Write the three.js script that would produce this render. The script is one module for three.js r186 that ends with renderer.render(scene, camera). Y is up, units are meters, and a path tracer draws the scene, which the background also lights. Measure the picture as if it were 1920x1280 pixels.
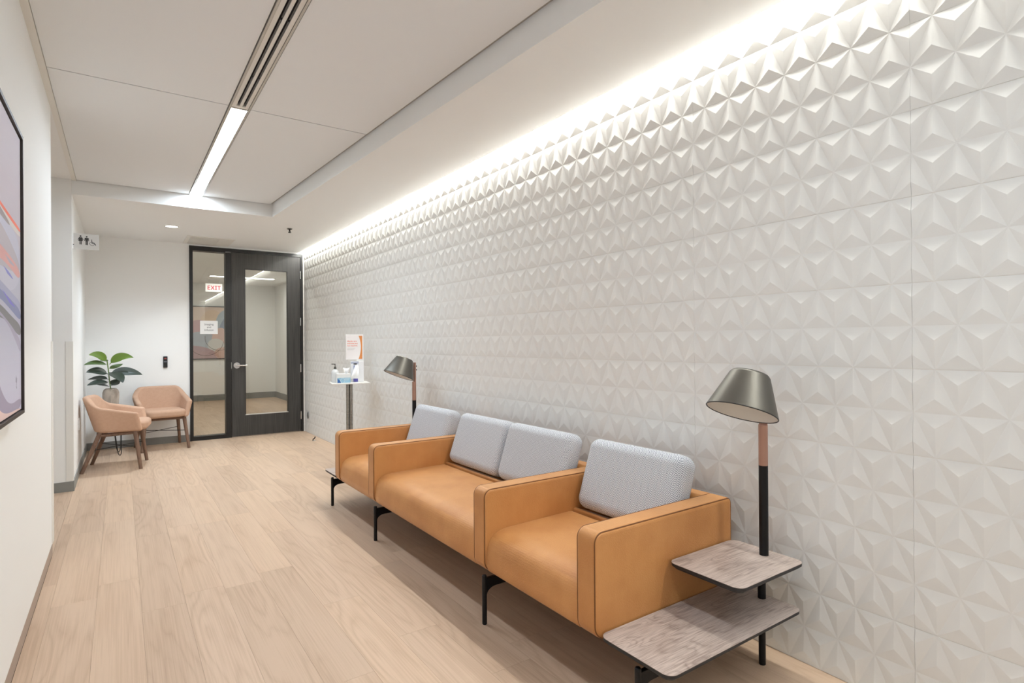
import * as THREE from 'three';
import { RoundedBoxGeometry } from 'three/addons/geometries/RoundedBoxGeometry.js';
import { mergeGeometries, mergeVertices } from 'three/addons/utils/BufferGeometryUtils.js';
import { RectAreaLightUniformsLib } from 'three/addons/lights/RectAreaLightUniformsLib.js';

// ---------------------------------------------------------------- camera, light, exposure
RectAreaLightUniformsLib.init();
const scene = new THREE.Scene();
scene.background = new THREE.Color(0x000000);
const renderer = new THREE.WebGLRenderer({ antialias: true });
renderer.toneMapping = THREE.LinearToneMapping;
renderer.toneMappingExposure = 1.26;
renderer.shadowMap.enabled = true;
const R = Math.PI / 180, FOCAL = 1057, YAW = 34.8 * R, ROLL = 0.4 * R, EYE = 1.22;
const camera = new THREE.PerspectiveCamera(2 * Math.atan(640 / FOCAL) / R, 1.5, 0.05, 60);
camera.position.set(0, EYE, 0);
camera.rotation.order = 'YXZ';
camera.rotation.set(0.11 * R, -YAW, -ROLL);
scene.add(camera);

function areaLight(name, w, h, x, y, z, color, intensity) {   // a rectangle that shines straight down
  const l = new THREE.RectAreaLight(color, intensity, w, h);
  l.name = name; l.position.set(x, y, z); l.rotation.x = -Math.PI / 2; l.castShadow = true; scene.add(l);
  return l;
}
const CEIL = 2.624, SOFFIT = 2.5, XL = -0.33, XR = 2.125, ZEND = -8.19, ZBACK = 3.0;
const LAMP_X = 0.589, LAMP_W = 0.086;
const WARM = new THREE.Color(0.965, 0.97, 0.93), NEUTRAL = new THREE.Color(0.83, 0.975, 1.12);
areaLight('linear_light', LAMP_W, 2.3, LAMP_X, CEIL + 0.006, -4.855, NEUTRAL, 34);
areaLight('linear_light', LAMP_W, 2.3, LAMP_X, CEIL + 0.006, -0.115, NEUTRAL, 25);
areaLight('cove_light', 0.008, 11.0, 2.108, 2.526, -2.65, WARM, 250);
areaLight('lobby_light', 1.15, 0.14, 2.0, 2.535, -12.2, new THREE.Color(1, 0.96, 0.9), 26);
areaLight('lobby_light', 1.15, 0.14, 1.6, 2.535, -8.7, new THREE.Color(1, 0.96, 0.9), 26);

// ---------------------------------------------------------------- helpers
let seed = 7;
const rnd = () => { seed = (seed * 1664525 + 1013904223) >>> 0; return seed / 4294967296; };
const rr = (a, b) => a + (b - a) * rnd();
const V = (x, y, z) => new THREE.Vector3(x, y, z);
const smooth = (a, b, t) => { t = Math.min(1, Math.max(0, (t - a) / (b - a))); return t * t * (3 - 2 * t); };
const lerp = (a, b, t) => a + (b - a) * t;
function at(px, py, axis, value) {        // the point where the sight line through a pixel of the photograph meets a plane
  const u = (px - 960) / FOCAL, v = -(py - 642) / FOCAL;
  const r = u * Math.cos(ROLL) + v * Math.sin(ROLL), up = -u * Math.sin(ROLL) + v * Math.cos(ROLL);
  const d = V(Math.sin(YAW) + r * Math.cos(YAW), up, -Math.cos(YAW) + r * Math.sin(YAW)), o = V(0, EYE, 0);
  return o.clone().addScaledVector(d, (value - o[axis]) / d[axis]);
}
const taken = {};
function numbered(name) { const n = taken[name] = (taken[name] ?? -1) + 1; return n ? name + '_' + String(n).padStart(3, '0') : name; }
function mesh(name, geometry, material, parent) {
  const m = new THREE.Mesh(geometry, material); m.name = name; m.castShadow = m.receiveShadow = true; parent.add(m); return m;
}
function thing(name, label, category, x = 0, y = 0, z = 0, turn = 0, group) {
  const o = new THREE.Group(); o.name = numbered(name); o.position.set(x, y, z); o.rotation.y = turn;
  o.userData = { label, category }; if (group) o.userData.group = group;
  scene.add(o); return o;
}
function structure(name, label, category) {
  const o = new THREE.Group(); o.name = name; o.userData = { label, category, kind: 'structure' }; scene.add(o); return o;
}
function metreUV(g, swap = false, off = [0, 0]) {   // uv in metres from the way each triangle faces
  g = g.index ? g.toNonIndexed() : g;
  const p = g.attributes.position, uv = new Float32Array(p.count * 2), a = V(), b = V(), c = V(), n = V();
  for (let i = 0; i < p.count; i += 3) {
    a.fromBufferAttribute(p, i); b.fromBufferAttribute(p, i + 1); c.fromBufferAttribute(p, i + 2);
    n.crossVectors(b.clone().sub(a), c.clone().sub(a));
    const x = Math.abs(n.x), y = Math.abs(n.y), z = Math.abs(n.z);
    [a, b, c].forEach((q, k) => {
      const t = x >= y && x >= z ? [q.z, q.y] : y >= z ? [q.x, q.z] : [q.x, q.y];
      uv[(i + k) * 2] = t[swap ? 1 : 0] + off[0]; uv[(i + k) * 2 + 1] = t[swap ? 0 : 1] + off[1];
    });
  }
  g.setAttribute('uv', new THREE.BufferAttribute(uv, 2)); return g;
}
const box = (x0, x1, y0, y1, z0, z1) => metreUV(new THREE.BoxGeometry(x1 - x0, y1 - y0, z1 - z0).translate((x0 + x1) / 2, (y0 + y1) / 2, (z0 + z1) / 2));
const rbox = (x0, x1, y0, y1, z0, z1, r = 0.01, s = 3) => metreUV(new RoundedBoxGeometry(x1 - x0, y1 - y0, z1 - z0, s, r).translate((x0 + x1) / 2, (y0 + y1) / 2, (z0 + z1) / 2));
function rod(a, b, r0, r1 = r0, n = 14) {
  const d = b.clone().sub(a), g = new THREE.CylinderGeometry(r1, r0, d.length(), n);
  g.applyQuaternion(new THREE.Quaternion().setFromUnitVectors(V(0, 1, 0), d.clone().normalize()));
  const m = a.clone().add(b).multiplyScalar(0.5); return g.translate(m.x, m.y, m.z);
}
const tube = (pts, r, n = 40, closed = false) => new THREE.TubeGeometry(new THREE.CatmullRomCurve3(pts, closed, 'centripetal'), n, r, 8, closed);
function roundedShape(x0, y0, x1, y1, r) {       // r: radii of the corners from lower left, anticlockwise
  const [a, b, c, d] = Array.isArray(r) ? r : [r, r, r, r], s = new THREE.Shape();
  s.moveTo(x0 + a, y0); s.lineTo(x1 - b, y0); s.absarc(x1 - b, y0 + b, b, -Math.PI / 2, 0);
  s.lineTo(x1, y1 - c); s.absarc(x1 - c, y1 - c, c, 0, Math.PI / 2);
  s.lineTo(x0 + d, y1); s.absarc(x0 + d, y1 - d, d, Math.PI / 2, Math.PI);
  s.lineTo(x0, y0 + a); s.absarc(x0 + a, y0 + a, a, Math.PI, Math.PI * 1.5);
  return s;
}
function extrude(shape, z0, z1, bevel = 0, seg = 3, curve = 10) {
  return metreUV(new THREE.ExtrudeGeometry(shape, { depth: z1 - z0 - 2 * bevel, bevelEnabled: bevel > 0, bevelThickness: bevel, bevelSize: bevel, bevelOffset: -bevel, bevelSegments: seg, curveSegments: curve }).translate(0, 0, z0 + bevel));
}
// ---- textures
function hash(x, y, s) { let h = (x * 374761393 + y * 668265263 + s * 974634777) | 0; h = Math.imul(h ^ (h >>> 13), 1274126177); return ((h ^ (h >>> 16)) >>> 0) / 4294967296; }
function noise(x, y, px, py, s) {                // value noise that repeats after px, py cells
  const xi = Math.floor(x), yi = Math.floor(y), fx = x - xi, fy = y - yi, w = (i, n) => ((i % n) + n) % n;
  const u = fx * fx * (3 - 2 * fx), v = fy * fy * (3 - 2 * fy), x0 = w(xi, px), x1 = w(xi + 1, px), y0 = w(yi, py), y1 = w(yi + 1, py);
  return lerp(lerp(hash(x0, y0, s), hash(x1, y0, s), u), lerp(hash(x0, y1, s), hash(x1, y1, s), u), v);
}
function fbm(x, y, px, py, s, o = 3) { let t = 0, a = 0.5, n = 0; for (let i = 0; i < o; i++) { t += a * noise(x, y, px, py, s + i * 17); n += a; a *= 0.5; x *= 2; y *= 2; px *= 2; py *= 2; } return t / n; }
function texture(w, h, size, fn, srgb = true) {  // fn(u, v in 0..1) gives [r, g, b] in 0..255; size in metres
  const d = new Uint8Array(w * h * 4);
  for (let j = 0; j < h; j++) for (let i = 0; i < w; i++) { const c = fn(i / w, j / h), k = (j * w + i) * 4; d[k] = c[0]; d[k + 1] = c[1]; d[k + 2] = c[2]; d[k + 3] = 255; }
  const t = new THREE.DataTexture(d, w, h); t.wrapS = t.wrapT = THREE.RepeatWrapping; t.magFilter = THREE.LinearFilter; t.minFilter = THREE.LinearMipmapLinearFilter; t.generateMipmaps = true;
  if (srgb) t.colorSpace = THREE.SRGBColorSpace;
  t.repeat.set(1 / size[0], 1 / size[1]); t.needsUpdate = true; return t;
}
const mix3 = (a, b, t) => [lerp(a[0], b[0], t), lerp(a[1], b[1], t), lerp(a[2], b[2], t)];
function woodTexture(w, h, size, light, dark, s, across, along, rings, strength, fibre) {
  return texture(w, h, size, (u, v) => {
    const f = fbm(u * across, v * along, across, along, s, 2) + 0.05 * noise(u * across * 6, v * along * 8, across * 6, along * 8, s + 5);
    const q = f * rings, line = Math.pow(1 - Math.abs((q - Math.floor(q)) * 2 - 1), 2.2) * smooth(0.35, 0.6, fbm(u * across, v * along * 2, across, along * 2, s + 40, 2));
    const fib = fbm(u * across * 40, v * along * 5, across * 40, along * 5, s + 80, 2), cloud = fbm(u * across * 2, v * along * 2, across * 2, along * 2, s + 60, 2);
    return mix3(light, dark, Math.min(1, Math.max(0, strength * line + fibre * (fib - 0.35) + 0.35 * (cloud - 0.5))));
  });
}
function canvasTexture(w, h, draw) {
  const c = document.createElement('canvas'); c.width = w; c.height = h; draw(c.getContext('2d'), w, h);
  const t = new THREE.CanvasTexture(c); t.colorSpace = THREE.SRGBColorSpace; return t;
}
const std = (o) => new THREE.MeshStandardMaterial(o);
const srgb = (r, g, b) => new THREE.Color().setRGB(r / 255, g / 255, b / 255, THREE.SRGBColorSpace);

// ---------------------------------------------------------------- materials
const oakMap = woodTexture(768, 1536, [0.7, 2.5], [208, 181, 156], [168, 138, 112], 3, 5, 2, 9, 0.3, 0.42);
const oakTints = [[1, 1, 1], [0.925, 0.915, 0.905], [1.03, 1.02, 1.0], [0.965, 0.955, 0.945], [1.015, 1.01, 1.0]].map((c) => std({ color: new THREE.Color().setRGB(...c), map: oakMap, roughness: 0.5 }));
const walnutMap = woodTexture(512, 1024, [0.32, 0.72], [202, 186, 176], [128, 110, 100], 21, 5, 3, 8, 0.4, 1.0);
const blackWoodMap = woodTexture(1024, 512, [0.9, 2.4], [68, 66, 63], [30, 29, 28], 33, 14, 2, 5, 0.3, 1.2);
const legWoodMap = woodTexture(256, 512, [0.1, 0.4], [128, 100, 82], [84, 62, 50], 55, 4, 2, 8, 0.5, 0.7);
const leatherMap = texture(768, 768, [0.9, 0.9], (u, v) => {
  const c = fbm(u * 7, v * 7, 7, 7, 4, 4), s = fbm(u * 60, v * 8, 60, 8, 9, 2), g = hash(Math.floor(u * 768), Math.floor(v * 768), 3);
  return mix3([204, 145, 86], [178, 116, 61], Math.min(1, Math.max(0, (c - 0.3) * 1.1 + (s - 0.5) * 0.1 + (g - 0.5) * 0.16)));
});
const leatherBump = texture(512, 512, [0.12, 0.12], (u, v) => { const q = fbm(u * 40, v * 40, 40, 40, 5, 2) * 255; return [q, q, q]; }, false);
const weaveMap = texture(768, 768, [0.08, 0.08], (u, v) => {
  const P = 0.04, x = u * 0.08, y = v * 0.08, row = Math.floor(y / P), xx = ((x + (row & 1) * P / 2) % P) / P, yy = (y % P) / P;
  const q = (yy + Math.abs(xx - 0.5) * 1.0) * 5, f = q - Math.floor(q), g = hash(Math.floor(u * 768), Math.floor(v * 768), 8);
  const t = smooth(0.5, 0.62, f) * (1 - smooth(0.9, 1.0, f));
  return mix3([238, 240, 243], [112, 118, 132], Math.min(1, t * 0.95 + (g - 0.5) * 0.16 + 0.08));
});
const blushMap = texture(512, 512, [0.2, 0.2], (u, v) => {
  const g = hash(Math.floor(u * 256), Math.floor(v * 256), 2), c = fbm(u * 12, v * 12, 12, 12, 6, 2);
  return mix3([208, 172, 147], [182, 145, 120], Math.min(1, Math.max(0, 0.5 + (g - 0.5) * 0.5 + (c - 0.5) * 0.25)));
});
const concreteMap = texture(256, 256, [0.3, 0.3], (u, v) => { const c = fbm(u * 6, v * 6, 6, 6, 11, 4), s = hash(Math.floor(u * 256), Math.floor(v * 256), 4); return mix3([196, 184, 172], [128, 118, 108], Math.min(1, Math.max(0, (c - 0.35) * 1.4 + (s > 0.985 ? 0.5 : 0)))); });
const brushedMap = texture(256, 512, [1, 1], (u, v) => { const q = 200 + 50 * fbm(u * 4, v * 120, 4, 120, 14, 2); return [q, q, q]; });
const M = {
  paint: std({ color: srgb(246, 246, 244), roughness: 0.75 }),
  ceilingPaint: std({ color: srgb(246, 247, 246), roughness: 0.9 }),
  panel: std({ color: srgb(244, 247, 249), roughness: 0.9 }),
  tile: std({ color: srgb(240, 240, 237), roughness: 0.52 }),
  grout: std({ color: srgb(238, 235, 228), roughness: 0.9 }),
  base: std({ color: srgb(138, 138, 134), roughness: 0.6 }),
  taupe: std({ color: srgb(172, 154, 140), roughness: 0.6 }),
  reveal: std({ color: srgb(176, 173, 166), roughness: 0.5 }),
  trimWhite: std({ color: srgb(238, 236, 230), roughness: 0.5 }),
  lampGlow: std({ color: 0xffffff, emissive: new THREE.Color(1, 0.97, 0.93), emissiveIntensity: 4, roughness: 0.6 }),
  coveGlow: std({ color: 0xffffff, emissive: new THREE.Color(1, 0.86, 0.68), emissiveIntensity: 4, roughness: 0.6 }),
  alu: std({ color: srgb(200, 198, 192), roughness: 0.4, metalness: 0.3 }),
  duct: std({ color: srgb(120, 120, 120), roughness: 0.6, metalness: 0.4 }),
  black: std({ color: srgb(26, 26, 27), roughness: 0.42 }),
  blackSteel: std({ color: srgb(24, 25, 28), roughness: 0.35, metalness: 0.5 }),
  frame: std({ color: srgb(22, 21, 20), roughness: 0.4 }),
  dark: std({ color: srgb(14, 14, 14), roughness: 0.9 }),
  doorWood: std({ map: blackWoodMap, roughness: 0.5 }),
  glass: new THREE.MeshPhysicalMaterial({ color: 0xf4f7f5, transmission: 1, thickness: 0, roughness: 0.0, ior: 1.52 }),
  acrylic: new THREE.MeshPhysicalMaterial({ color: 0xffffff, transmission: 0.9, thickness: 0, roughness: 0.05, ior: 1.49 }),
  chrome: std({ color: srgb(225, 225, 225), roughness: 0.18, metalness: 1 }),
  steel: std({ color: srgb(190, 189, 184), map: brushedMap, roughness: 0.3, metalness: 1 }),
  leather: new THREE.MeshPhysicalMaterial({ map: leatherMap, bumpMap: leatherBump, bumpScale: 0.0005, roughness: 0.48, sheen: 1, sheenColor: new THREE.Color(1, 0.84, 0.68), sheenRoughness: 0.55 }),
  seam: std({ color: srgb(120, 74, 34), roughness: 0.7 }),
  weave: std({ map: weaveMap, roughness: 0.95 }),
  weaveSeam: std({ color: srgb(150, 156, 170), roughness: 0.95 }),
  walnut: std({ map: walnutMap, roughness: 0.42 }),
  edge: std({ color: srgb(38, 38, 40), roughness: 0.5 }),
  shade: new THREE.MeshPhysicalMaterial({ color: srgb(108, 106, 100), roughness: 0.36, metalness: 1, anisotropy: 0.6 }),
  shadeInside: std({ color: srgb(226, 224, 218), roughness: 0.6, side: THREE.DoubleSide }),
  copper: std({ color: srgb(176, 138, 122), roughness: 0.4, metalness: 0.6 }),
  blush: std({ map: blushMap, roughness: 0.95 }),
  legWood: std({ map: legWoodMap, roughness: 0.55 }),
  concrete: std({ map: concreteMap, roughness: 0.9 }),
  stem: std({ color: srgb(104, 128, 62), roughness: 0.6 }),
  leafBright: std({ color: srgb(96, 122, 40), roughness: 0.42, side: THREE.DoubleSide }),
  leafMid: std({ color: srgb(76, 100, 50), roughness: 0.4, side: THREE.DoubleSide }),
  leafDark: std({ color: srgb(48, 60, 50), roughness: 0.36, side: THREE.DoubleSide }),
  soil: std({ color: srgb(60, 46, 36), roughness: 1 }),
  white: std({ color: srgb(240, 240, 238), roughness: 0.6 }),
  tissue: std({ color: srgb(246, 246, 246), roughness: 0.95, side: THREE.DoubleSide }),
  soapWhite: new THREE.MeshPhysicalMaterial({ color: srgb(238, 240, 240), transmission: 0.25, thickness: 0, roughness: 0.4 }),
};

// ---------------------------------------------------------------- floor, plank by plank
const floor = structure('floor', 'pale oak plank floor running along the corridor', 'floor');
mesh('underlay', box(-3.1, 3.1, -0.12, -0.012, -14.2, ZBACK + 0.1), M.dark, floor);
{
  const W = 0.174, L = 1.22, gap = 0.0006, shared = [];
  for (let k = 0; k < 10; k++) shared.push(null);
  const plankGeo = (x0, x1, z0, z1, o) => {
    const g = new THREE.BoxGeometry(x1 - x0, 0.012, z1 - z0).translate(0, -0.006, 0);
    return metreUV(g, false, o);
  };
  function field(xa, xb, za, zb) {
    for (let i = Math.floor((xa - 0.076) / W); 0.076 + i * W < xb; i++) {
      const x0 = Math.max(xa, 0.076 + i * W), x1 = Math.min(xb, 0.076 + (i + 1) * W);
      if (x1 - x0 < 0.01) continue;
      let z = za - hash(i + 50, 3, 9) * L;
      for (; z < zb; z += L) {
        const z0 = Math.max(za, z), z1 = Math.min(zb, z + L);
        if (z1 - z0 < 0.02) continue;
        const k = Math.floor(rnd() * 10), full = x1 - x0 > W - 1e-6 && z1 - z0 > L - 1e-6;
        const off = [k * 0.137, k * 0.71 + (k % 3) * 0.3];
        let g;
        if (full) g = shared[k] ??= plankGeo(0, W - gap, 0, L - gap, off);
        else g = plankGeo(x0, x1 - gap, z0, z1 - gap, [rnd() * 0.7, rnd() * 2.5]);
        mesh('plank', g, oakTints[Math.floor(rnd() * 5)], floor).position.set((x0 + x1) / 2, 0, (z0 + z1) / 2);
      }
    }
  }
  field(XL, XR, ZEND, ZBACK);                 // the corridor
  field(-2.2, XL - 0.0006, -6.0, -4.24);      // the side passage
  field(0.3, 2.95, -13.85, ZEND - 0.0006);    // the room beyond the door
}

// ---------------------------------------------------------------- tiled wall on the right
const wallRight = structure('wall_right', 'white wall of faceted triangular relief tiles', 'wall');
mesh('backing', box(XR + 0.012, XR + 0.14, 0, 2.95, ZEND - 0.02, ZBACK), M.paint, wallRight);
mesh('grout', box(XR + 0.0009, XR + 0.012, 0, 2.82, ZEND, ZBACK), M.grout, wallRight);
{
  const S = 0.85 / 7, H = 0.2815 / 2, D = 0.0059, G = 0.0009, B = -0.003;
  function clip(poly, k, lim, sign) {
    const out = [];
    for (let i = 0; i < poly.length; i++) {
      const a = poly[i], b = poly[(i + 1) % poly.length], da = sign * (a[k] - lim), db = sign * (b[k] - lim);
      if (da <= 0) out.push(a);
      if ((da < 0 && db > 0) || (da > 0 && db < 0)) { const t = da / (da - db); out.push([0, 1, 2].map((j) => lerp(a[j], b[j], t))); }
    }
    return out;
  }
  function tileGeo(s0, s1) {
    const pos = [], lims = [[0, s0 + G * 0.5, -1], [0, s1 - G * 0.5, 1], [1, G, -1], [1, 2 * H - G, 1]];
    const P = (p) => pos.push(-p[2], p[1], -p[0]);   // relief grows towards the room, rows run along z
    const tri = (a, b, c) => { P(a); P(b); P(c); };
    function cell(a, b, c) {
      const m = [(a[0] + b[0] + c[0]) / 3, (a[1] + b[1] + c[1]) / 3, D];
      for (const [p, q] of [[a, b], [b, c], [c, a]]) {
        let poly = [p, q, m];
        for (const [k, lim, s] of lims) { poly = clip(poly, k, lim, s); if (poly.length < 3) break; }
        if (poly.length < 3) continue;
        for (let i = 1; i < poly.length - 1; i++) tri(poly[0], poly[i], poly[i + 1]);
        for (let i = 0; i < poly.length; i++) {
          const u = poly[i], v = poly[(i + 1) % poly.length];
          if (lims.some(([k, lim]) => Math.abs(u[k] - lim) < 1e-9 && Math.abs(v[k] - lim) < 1e-9)) { tri(u, [u[0], u[1], B], [v[0], v[1], B]); tri(u, [v[0], v[1], B], v); }
        }
      }
    }
    for (let r = 0; r < 2; r++) {
      const o0 = r ? 0 : 0.5, o1 = r ? 0.5 : 0, y0 = r * H, y1 = y0 + H;
      for (let k = -1; k <= 8; k++) {
        const b0 = (k + o0) * S, b1 = b0 + S, t0 = (k + o1) * S, t1 = t0 + S;
        cell([b0, y0, 0], [b1, y0, 0], [b0 + S / 2, y1, 0]);
        cell([t0 + S / 2, y0, 0], [t1, y1, 0], [t0, y1, 0]);
      }
    }
    const g = new THREE.BufferGeometry(); g.setAttribute('position', new THREE.Float32BufferAttribute(pos, 3));
    g.computeVertexNormals(); return g;
  }
  const full = tileGeo(0, 7 * S);
  for (let c = -4; c <= 8; c++) {
    const zNear = -0.765 - 0.85 * c, s1 = Math.min(7 * S, zNear - (ZEND + 0.022)), s0 = Math.max(0, zNear - ZBACK);
    if (s1 - s0 < 0.02) continue;
    const g = s1 - s0 > 7 * S - 1e-6 ? full : tileGeo(s0, s1);
    for (let r = 0; r < 10; r++) mesh('tile', g, M.tile, wallRight).position.set(XR + rr(-0.0008, 0.0002), -0.0015 + r * 0.2815, zNear);
  }
  mesh('edge_trim', box(XR - 0.014, XR + 0.003, 0, 2.6, ZEND, ZEND + 0.021), M.trimWhite, wallRight);
}

// ---------------------------------------------------------------- plain walls
function wall(name, label, parts, material = M.paint) { const w = structure(name, label, 'wall'); parts.forEach((b) => mesh('panel', box(...b), material, w)); return w; }
const TOP = 2.95;
wall('wall_left', 'smooth white wall that carries the large painting', [[XL - 0.14, XL, 0.07, TOP, -4.26, ZBACK]]);
wall('wall_left_far', 'white wall behind the two armchairs beside the restroom sign', [[XL - 0.14, XL, 0, TOP, ZEND - 0.1, -6.0]]);
wall('wall_passage_far', 'white far wall of the side passage', [[-2.3, XL - 0.14, 0, TOP, -6.12, -6.0]]);
wall('wall_passage_near', 'white near wall of the side passage', [[-2.3, XL - 0.14, 0, TOP, -4.26, -4.14]]);
wall('wall_passage_end', 'white wall closing the side passage', [[-2.3, -2.2, 0, TOP, -6.0, -4.26]]);
const FX0 = 0.722, FX1 = 2.112, FTOP = 2.478;
wall('wall_end', 'white end wall around the black framed door', [[XL, FX0, 0, TOP, ZEND - 0.12, ZEND], [FX0, XR + 0.003, FTOP, TOP, ZEND - 0.12, ZEND], [FX1, XR + 0.003, 0, FTOP, ZEND - 0.12, ZEND]]);
wall('wall_back', 'white wall at the other end of the corridor', [[XL - 0.14, XR + 0.14, 0, TOP, ZBACK, ZBACK + 0.12]]);
wall('wall_lobby_back', 'white back wall of the room beyond the glass door', [[0.2, 3.05, 0, 2.7, -13.97, -13.85]]);
wall('wall_lobby_right', 'white side wall of the room beyond the glass door', [[2.95, 3.05, 0, 2.7, -13.85, ZEND - 0.12]]);
wall('wall_lobby_left', 'white left wall of the room beyond the glass door', [[0.2, 0.3, 0, 2.7, -13.85, ZEND - 0.12]]);
wall('wall_lobby_front', 'wall beside the door seen from the room beyond', [[XR + 0.003, 3.05, 0, 2.7, ZEND - 0.12, ZEND - 0.02]]);
function baseboard(name, label, parts) { const w = structure(name, label, 'baseboard'); parts.forEach((b) => mesh('board', box(...b), name === 'baseboard_left' ? M.taupe : M.base, w)); }
baseboard('baseboard_left', 'taupe baseboard under the painting wall', [[XL - 0.14, XL - 0.001, 0, 0.07, -4.255, ZBACK]]);
baseboard('baseboard_left_far', 'grey baseboard behind the armchairs', [[XL, XL + 0.008, 0, 0.085, ZEND + 0.008, -6.0]]);
baseboard('baseboard_end', 'grey baseboard on the end wall', [[XL, FX0, 0, 0.085, ZEND, ZEND + 0.008]]);
baseboard('baseboard_passage', 'grey baseboard at the mouth of the side passage', [[-2.2, XL + 0.008, 0, 0.082, -6.0, -5.992]]);
baseboard('baseboard_lobby', 'grey baseboard in the room beyond the glass door', [[0.3, 2.95, 0, 0.13, -13.85, -13.838], [2.938, 2.95, 0, 0.13, -13.838, ZEND - 0.12]]);
{ // corner guards, shoulder high
  const g1 = structure('trim_1', 'white corner guard at the end of the painting wall', 'corner guard');
  mesh('guard', mergeGeometries([box(XL, XL + 0.003, 0.07, 1.245, -4.3, -4.21), box(XL - 0.05, XL + 0.003, 0.07, 1.245, -4.263, -4.26)].map((g) => g)), M.trimWhite, g1);
  const g2 = structure('trim_2', 'white corner guard at the mouth of the side passage', 'corner guard');
  mesh('guard', mergeGeometries([box(XL - 0.045, XL + 0.004, 0.085, 1.255, -6.0, -5.996), box(XL, XL + 0.004, 0.085, 1.255, -6.045, -6.0)]), M.trimWhite, g2);
}

// ---------------------------------------------------------------- ceiling: tray of panels, soffits, cove slot
const ceiling = structure('ceiling', 'white tray ceiling with soffits around flush panels', 'ceiling');
const trayX = (z) => 1.264 + (z + 6.03) * 0.0509;      // the tray's right edge runs slightly askew
{
  mesh('soffit', box(XL, 2.06, SOFFIT, TOP, ZEND, -6.03), M.ceilingPaint, ceiling);
  const s = new THREE.Shape([[trayX(-6.03), 6.03], [2.06, 6.03], [2.06, -ZBACK], [trayX(ZBACK), -ZBACK]].map((p) => new THREE.Vector2(...p)));
  mesh('soffit', metreUV(new THREE.ExtrudeGeometry(s, { depth: TOP - SOFFIT, bevelEnabled: false }).rotateX(-Math.PI / 2).translate(0, SOFFIT, 0)), M.ceilingPaint, ceiling);
  mesh('slab', box(-2.3, XR + 0.14, TOP - 0.05, TOP + 0.05, ZEND - 0.1, ZBACK + 0.1), M.ceilingPaint, ceiling);
  mesh('cove_lid', box(2.06, XR + 0.012, 2.62, 2.7, ZEND, ZBACK), M.ceilingPaint, ceiling);
  mesh('edge_strip', box(XL, XL + 0.03, CEIL - 0.008, CEIL + 0.05, -6.03, ZBACK), M.trimWhite, ceiling);
  const X0 = XL + 0.032, XA = LAMP_X - 0.058, XB = LAMP_X + 0.058, joints = [-6.028, -3.66, -1.29, 1.08, ZBACK];
  for (let k = 0; k < 4; k++) {
    const za = joints[k] + 0.0045, zb = joints[k + 1] - 0.0045;
    mesh('ceiling_panel', box(X0, XA - 0.003, CEIL, CEIL + 0.02, za, zb), M.panel, ceiling);
    const q = new THREE.Shape([[XB + 0.003, -za], [trayX(za) - 0.022, -za], [trayX(zb) - 0.022, -zb], [XB + 0.003, -zb]].map((p) => new THREE.Vector2(...p)));
    mesh('ceiling_panel', metreUV(new THREE.ExtrudeGeometry(q, { depth: 0.02, bevelEnabled: false }).rotateX(-Math.PI / 2).translate(0, CEIL, 0)), M.panel, ceiling);
  }
  const t = new THREE.Shape([[trayX(-6.03) - 0.03, 6.03], [trayX(-6.03), 6.03], [trayX(ZBACK), -ZBACK], [trayX(ZBACK) - 0.03, -ZBACK]].map((p) => new THREE.Vector2(...p)));
  mesh('reveal', metreUV(new THREE.ExtrudeGeometry(t, { depth: 0.01, bevelEnabled: false }).rotateX(-Math.PI / 2).translate(0, CEIL + 0.012, 0)), M.reveal, ceiling);
  mesh('joint_backing', box(XL, LAMP_X - 0.0565, CEIL + 0.024, CEIL + 0.04, -6.03, ZBACK), M.reveal, ceiling);
  mesh('joint_backing', box(LAMP_X + 0.0565, 1.8, CEIL + 0.024, CEIL + 0.04, -6.03, ZBACK), M.reveal, ceiling);
  mesh('passage_ceiling', box(-2.2, XL, CEIL - 0.006, CEIL + 0.1, -6.0, -4.26), M.ceilingPaint, ceiling);
  mesh('lobby_ceiling', box(0.2, 3.05, 2.55, 2.7, -13.85, ZEND - 0.12), M.ceilingPaint, ceiling);
}
// ---- lamps in the tray, slot diffuser, cove strip
function linearLamp(z0, z1, label) {
  const o = thing('linear_ceiling_light', label, 'ceiling light', LAMP_X, CEIL, (z0 + z1) / 2, 0, 'linear lights in the ceiling tray');
  const h = (z1 - z0) / 2;
  mesh('diffuser', box(-LAMP_W / 2, LAMP_W / 2, 0.008, 0.016, -h + 0.012, h - 0.012), M.lampGlow, o);
  for (const s of [-1, 1]) mesh('side_rail', box(s > 0 ? LAMP_W / 2 : -0.056, s > 0 ? 0.056 : -LAMP_W / 2, -0.005, 0.02, -h, h), M.alu, o);
  for (const s of [-1, 1]) mesh('end_cap', box(-LAMP_W / 2, LAMP_W / 2, -0.005, 0.02, s > 0 ? h - 0.012 : -h, s > 0 ? h : -h + 0.012), M.alu, o);
}
linearLamp(-6.028, -3.664, 'glowing white linear ceiling light ending at the soffit before the door');
linearLamp(-1.288, 1.078, 'white linear ceiling light past the near end of the slot diffuser');
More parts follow.
